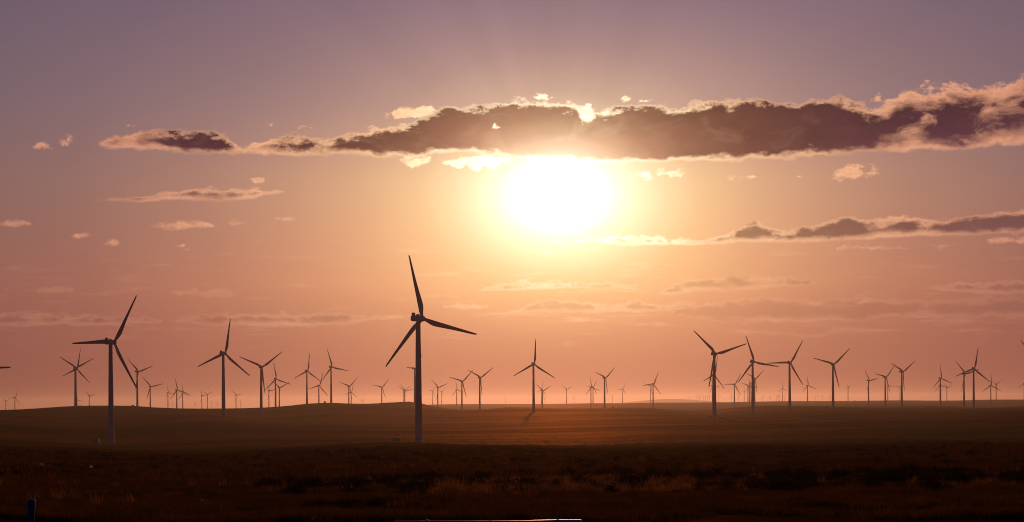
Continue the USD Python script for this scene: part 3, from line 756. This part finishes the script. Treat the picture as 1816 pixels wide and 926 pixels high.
# hair-thin turbines on the far horizon
ORD = ['first', 'second', 'third', 'fourth', 'fifth', 'sixth', 'seventh', 'eighth', 'ninth', 'tenth']
CLUSTERS = [(600, 'over the left crest'), (700, 'right of the hilltop'), (1150, 'on the hazy plain under the sun'), (1330, 'around the largest right-plain tower'), (1400, 'left of the dark level-bladed tower'), (1500, 'left of the dark wide Y turbine')]
seen = {}
tick_src = None
for k, (px, hpx, d) in enumerate(sorted([(306, 5, 16500), (346, 4, 17000), (375, 7, 15000), (383, 8, 15500), (386.5, 10, 14500), (426, 9, 15000), (641, 7, 16000), (644, 9, 15500), (896, 5, 17000), (966.5, 6, 16500), (1018, 7, 16000), (1085.7, 9, 14500),
                                  (1222, 6, 17000), (1236, 8, 15500), (1241, 9, 15000), (1248, 7, 16000), (1251.6, 8, 15500), (1255, 6, 16500), (1258, 8, 15500), (1275, 9, 15000), (1297, 8, 15500), (1309, 7, 16000), (1376.5, 6, 16500),
                                  (1380, 7, 16000), (1382, 6, 16500), (1392, 7, 16000), (1447, 5, 17000), (1458, 6, 16500), (1471, 6, 16500), (1352, 6, 16500), (1366, 5, 17000)])):
    u = height(px, 714)[0]
    where = next(w for lim, w in CLUSTERS if px < lim)
    seen[where] = seen.get(where, 0) + 1
    x = u / FPX * d
    gz = float(ground_z(np.array(x), np.array(float(d))))
    mesh = [lathe([(2.6, -12), (2.0, 0), (1.3, 62)], 6)] + [NA['far'][0].copy()]
    mesh[1].apply_translation((0, 0, 64))
    for q in range(3):
        b = rot_y(BL['far'], k * 37 + 120 * q); b.apply_translation((0, 0, 64)); mesh.append(b)
    mm = trimesh.util.concatenate(mesh)
    mm.apply_transform(trimesh.transformations.rotation_matrix(-math.radians(40 + (k * 7) % 30), (0, 0, 1)))
    mm.apply_translation((x, d, gz))
    tag(part(None, 'far_wind_turbine', mm, WHITE), f'hair-thin far turbine {where}, {ORD[seen[where] - 1]} from the left there', 'wind turbine', 'hair-thin turbines on the far horizon')

# ------------------------------------------------------------------ transformer kiosks, poles
def on_ground(px, y):
    """where the bearing of px meets the land at distance y"""
    x = height(px, 720)[0] / FPX * y
    return x, y, float(ground_z(np.array(x), np.array(float(y))))


def kiosk(px, y, w, h, label, roof=KIOSK, rz=0.0):
    t = thing('transformer_kiosk', on_ground(px, y), rz)
    part(t, 'plinth', box(0, 0, 0.0, w + 0.5, 2.6, 0.5), CONCRETE)
    part(t, 'cabinet', box(0, 0, 0.25 + h / 2, w, 2.1, h, 0.05), KIOSK)
    part(t, 'roof', box(0, 0, 0.25 + h + 0.1, w + 0.5, 2.6, 0.22, 0.06), roof)
    for s in (-1, 1):
        part(t, 'door', box(s * w * 0.24, -1.06, 0.25 + h / 2, w * 0.42, 0.06, h * 0.82, 0.015), KIOSK)
    tag(t, label, 'kiosk', 'transformer kiosks by the turbines')


kiosk(704, 885, 3.4, 1.25, 'low box with a pale sunlit roof left of the biggest turbine', SUNLIT_ROOF, -8)
kiosk(170, 1085, 3.6, 1.9, 'dark square box left of the tower of the large left turbine', KIOSK, 5)
kiosk(235.5, 2960, 3.6, 2.6, 'tiny dark box on the left crest beside a tower')
kiosk(142, 2840, 3.4, 2.4, 'tiny dark box at the foot of the turbine with six crossing blades')
kiosk(576, 3060, 3.6, 2.8, 'tiny dark box on the hilltop between two turbines')
kiosk(725, 3020, 3.6, 2.4, 'tiny dark box on the crest left of the biggest tower')
kiosk(1087, 3500, 4.4, 2.6, 'tiny hazy box below the sun right of a slim turbine')
kiosk(1259, 1730, 3.0, 1.6, 'small box at the left foot of the tower on the right plain')
kiosk(1466.5, 2560, 3.6, 2.4, 'tiny dark box left of a tower on the right plain')


def pole(px, y, h, label, arms=1):
    t = thing('power_pole', on_ground(px, y), 12)
    part(t, 'shaft', lathe([(0.32, -1), (0.30, 0), (0.19, h)], 10), WOOD)
    for k in range(arms):
        arm = part(t, 'crossarm', box(0, 0.28, h - 0.9 - 2.0 * k, 4.6 - k, 0.22, 0.26), WOOD)
        for s in (-2.0, 0, 2.0):
            part(arm, 'insulator', lathe([(0.09, 0), (0.16, 0.1), (0.08, 0.2), (0.15, 0.3), (0.05, 0.45)], 8).apply_translation((s * (1 - 0.2 * k), 0.28, h - 0.77 - 2.0 * k)), CONCRETE)
    tag(t, label, 'power pole')


pole(1515.5, 3300, 14.5, 'wooden power pole with crossarms right of a turbine on the right plain', 2)
pole(1283.5, 6200, 21.0, 'faint power pole standing in haze right of the double tower', 1)
pole(1502, 3250, 7.0, 'short stubby pole between a tower and the crossarm pole', 1)

# ------------------------------------------------------------------ foreground: marker post, cable, scraps
t = thing('marker_post', (-5.12, 18.0, -1.95), 4)
part(t, 'shaft', lathe([(0.036, -0.3), (0.036, 0.86), (0.033, 0.865)], 20), BLUE)
part(t, 'cap', lathe([(0.041, 0.86), (0.043, 0.875), (0.043, 0.93), (0.036, 0.95), (0.018, 0.962), (0.002, 0.965)], 20), BLUE)
tag(t, 'blue round marker post at the lower left corner beside the road', 'post')

t = thing('pipe_rail', (-0.235, 16.0, -1.95), 0)
bar = lathe([(0.004, -0.90), (0.035, -0.89), (0.038, -0.88), (0.038, 0.88), (0.035, 0.89), (0.004, 0.90)], 20)
bar.apply_transform(trimesh.transformations.rotation_matrix(math.pi / 2, (0, 1, 0)))
bar.apply_translation((0, 0, 0.808))
part(t, 'bar', bar, STEEL)
for q in (-0.62, 0.02, 0.66):
    part(t, 'post', lathe([(0.03, -0.25), (0.03, 0.775)], 14).apply_translation((q, 0, 0)), STEEL)
    part(t, 'clamp', box(q, 0, 0.806, 0.06, 0.082, 0.082, 0.02), WOOD)
tag(t, 'short shiny pipe rail along the very bottom edge, catching the low sun', 'rail')

pts = np.array([(-2.2 + 0.78 * s + 0.012 * math.sin(5 * s), 34.6 - 5.2 * s, 0) for s in np.linspace(0, 1, 40)])
pts[:, 2] = ground_z(pts[:, 0], pts[:, 1]) + 0.07
from_ = []
for k in range(len(pts) - 1):
    from_.append(trimesh.creation.cylinder(0.008, segment=(pts[k], pts[k + 1]), sections=8))
tag(part(None, 'cable', trimesh.util.concatenate(from_), STEEL, smooth=60), 'thin shiny cable lying over the grass at the road edge', 'cable')


def scrap(px, py, y, size, label, seed):
    r = np.random.default_rng(seed)
    m = trimesh.creation.icosphere(2, 1.0)
    v = np.array(m.vertices)
    v *= (0.65 + 0.7 * r.random((len(v), 1)))
    v *= np.array([1.0, 0.7, 0.8]) * size
    x, yy, gz = on_ground(px, y)
    z = height(px, py)[1] / FPX * y
    mm = trimesh.Trimesh(v + (x, yy, max(gz + size * 0.4, min(z, gz + 0.45))), m.faces, process=False)
    tag(part(None, 'plastic_scrap', mm, PLASTIC, smooth=False), label, 'litter')


scrap(72, 826, 150, 0.24, 'brightest pale scrap of plastic glinting in the dark grass at left', 1)
scrap(161, 828, 148, 0.12, 'smaller pale scrap glinting right of the brightest one', 2)
scrap(748, 801, 280, 0.17, 'pale scrap glinting below the biggest turbine tower', 3)
scrap(357, 889, 50, 0.035, 'tiny pale scrap low in the left foreground grass', 4)
scrap(431, 889, 50, 0.03, 'tiny pale scrap right of another in the foreground grass', 5)

# ------------------------------------------------------------------ grass of the near slope
def tuft(n, h, spread, width, seed, lean=0.35):
    r = np.random.default_rng(seed)
    v, f = [], []
    for _ in range(n):
        a, q = r.random() * 2 * np.pi, spread * math.sqrt(r.random())
        x0, y0 = q * math.cos(a), q * math.sin(a)
        hh = h * (0.45 + 0.75 * r.random())
        b = r.random() * 2 * np.pi
        lx, ly = lean * hh * r.random() * math.cos(b), lean * hh * r.random() * math.sin(b)
        c = r.random() * np.pi
        wx, wy = width / 2 * math.cos(c), width / 2 * math.sin(c)
        i = len(v)
        v += [(x0 - wx, y0 - wy, -0.05), (x0 + wx, y0 + wy, -0.05), (x0 + lx * .3 - wx * .8, y0 + ly * .3 - wy * .8, hh * .55), (x0 + lx * .3 + wx * .8, y0 + ly * .3 + wy * .8, hh * .55), (x0 + lx, y0 + ly, hh)]
        f += [(i, i + 1, i + 3), (i, i + 3, i + 2), (i + 2, i + 3, i + 4)]
    return np.array(v), np.array(f)


def bush(n, rad, h, leaf, seed):
    r = np.random.default_rng(seed)
    v, f = [], []
    for _ in range(n):
        d = r.normal(size=3); d /= np.linalg.norm(d)
        q = (0.35 + 0.65 * r.random()) * (0.75 + 0.5 * r.random())
        c = np.array([d[0] * rad * q, d[1] * rad * q, h * 0.45 + d[2] * h * 0.5 * q])
        e1 = r.normal(size=3); e1 /= np.linalg.norm(e1)
        e2 = np.cross(e1, r.normal(size=3)); e2 /= np.linalg.norm(e2)
        i = len(v)
        v += [c - e1 * leaf, c + e2 * leaf * .4, c + e1 * leaf, c - e2 * leaf * .4]
        f += [(i, i + 1, i + 2), (i, i + 2, i + 3)]
    return np.array(v), np.array(f)


def scatter(name, protos, xyz, scales, label_kind='stuff', seed=1):
    r = np.random.default_rng(seed)
    pi = UsdGeom.PointInstancer.Define(stage, f'/World/{name}')
    rel = pi.CreatePrototypesRel()
    for k, (mesh, mat) in enumerate(protos):
        p = usdkit.mesh(stage, f'/World/{name}/kinds/tuft' + (f'_{k:03d}' if k else ''), mesh, mat)
        rel.AddTarget(p.GetPath())
    n = len(xyz)
    pi.CreatePositionsAttr(Vt.Vec3fArray.FromNumpy(np.asarray(xyz, np.float32)))
    pi.CreateProtoIndicesAttr(Vt.IntArray.FromNumpy(r.integers(0, len(protos), n).astype(np.int32)))
    a = r.random(n) * 2 * np.pi
    pi.CreateOrientationsAttr(Vt.QuathArray([Gf.Quath(float(math.cos(t / 2)), 0, 0, float(math.sin(t / 2))) for t in a]))
    s = np.asarray(scales, np.float32)
    pi.CreateScalesAttr(Vt.Vec3fArray.FromNumpy(np.stack([s, s, s * (0.8 + 0.4 * r.random(n))], 1).astype(np.float32)))
    tag(pi.GetPrim(), kind=label_kind)


def field(n, d0, d1, seed, keep=None, power=1.0):
    """points spread over the wedge in view between two distances"""
    r = np.random.default_rng(seed)
    u = r.random(n)
    d = d0 * (d1 / d0) ** (u ** power)
    t = (r.random(n) - 0.5) * 0.70
    x, y = d * t, d
    if keep is not None:
        k = keep(x, y, r)
        x, y = x[k], y[k]
    return x, y, ground_z(x, y)


def clumps(scale, seed, cut, soft):
    def keep(x, y, r):
        v = meshkit.fbm(np.stack([x / scale, y / (scale * 0.8), np.zeros_like(x)], -1) + 17, 3, seed)
        return v + soft * (r.random(len(x)) - 0.5) > cut
    return keep


x1, y1, z1 = field(26000, 30.2, 95, 11, clumps(5.0, 2, 0.40, 0.25), 0.95)
scatter('grass', [(tuft(52, 0.15, 0.20, 0.008, 100 + k, 0.6), GRASS) for k in range(5)], np.stack([x1, y1, z1], 1), 0.7 + 0.7 * rng.random(len(x1)))
x2, y2, z2 = field(22000, 90, 420, 12, clumps(16.0, 4, 0.42, 0.25))
scatter('distant_grass', [(tuft(40, 0.30, 0.6, 0.032, 200 + k, 0.6), GRASS) for k in range(4)], np.stack([x2, y2, z2], 1), 0.8 + 0.9 * rng.random(len(x2)))
def thinning(x, y, r):
    return r.random(len(x)) > smoothstep(y, 400, 1100)


x7, y7, z7 = field(20000, 400, 1100, 16, thinning)
scatter('plain_grass', [(tuft(36, 0.34, 1.1, 0.06, 700 + k, 0.6), GRASS) for k in range(4)], np.stack([x7, y7, z7], 1), 0.8 + 0.9 * rng.random(len(x7)))
x3, y3, z3 = field(2800, 40, 330, 13, clumps(18.0, 6, 0.52, 0.12))
scatter('scrub', [(bush(260, 0.42, 0.42, 0.05, 300 + k), SCRUB) for k in range(4)], np.stack([x3, y3, z3], 1), 0.5 + 0.9 * rng.random(len(x3)))
x4, y4, z4 = field(2000, 44, 160, 14, clumps(11.0, 9, 0.56, 0.1))
scatter('weeds', [(tuft(26, 0.32, 0.16, 0.011, 400 + k, 0.7), WEED) for k in range(4)], np.stack([x4, y4, z4], 1), 0.6 + 0.7 * rng.random(len(x4)))

# a stand of pale weeds mid-slope, standing in for its sunlit texture
rs = np.random.default_rng(31)
d6 = 52 * (185 / 52.0) ** rs.random(4200)
t6 = rs.normal(0.012, 0.045, 4200)
k6 = meshkit.fbm(np.stack([d6 * t6 / 9.0, d6 / 5.0, np.zeros_like(d6)], -1) + 3, 3, 21) + 0.18 * (rs.random(4200) - 0.5) > 0.5
d6, t6 = d6[k6], t6[k6]
scatter('seed_heads', [(tuft(30, 0.36, 0.22, 0.012, 600 + k, 0.6), WEED) for k in range(4)], np.stack([d6 * t6, d6, ground_z(d6 * t6, d6)], 1), 0.6 + 0.7 * rs.random(len(d6)))
# ------------------------------------------------------------------ haze
zlo, zhi = float(VV[:, 2].min()) - 1.5, 118.0
hz = box(0, 0, (zlo + zhi) / 2, 56000, 56000, zhi - zlo)
HAZE = look('haze', {'v': ('principled_volume', {'color': (0.60, 0.53, 0.45), 'density': 2.5e-5, 'anisotropy': 0.75})}, (), None, 'v.volume')
tag(part(None, 'haze', hz, HAZE, smooth=False), kind='stuff')
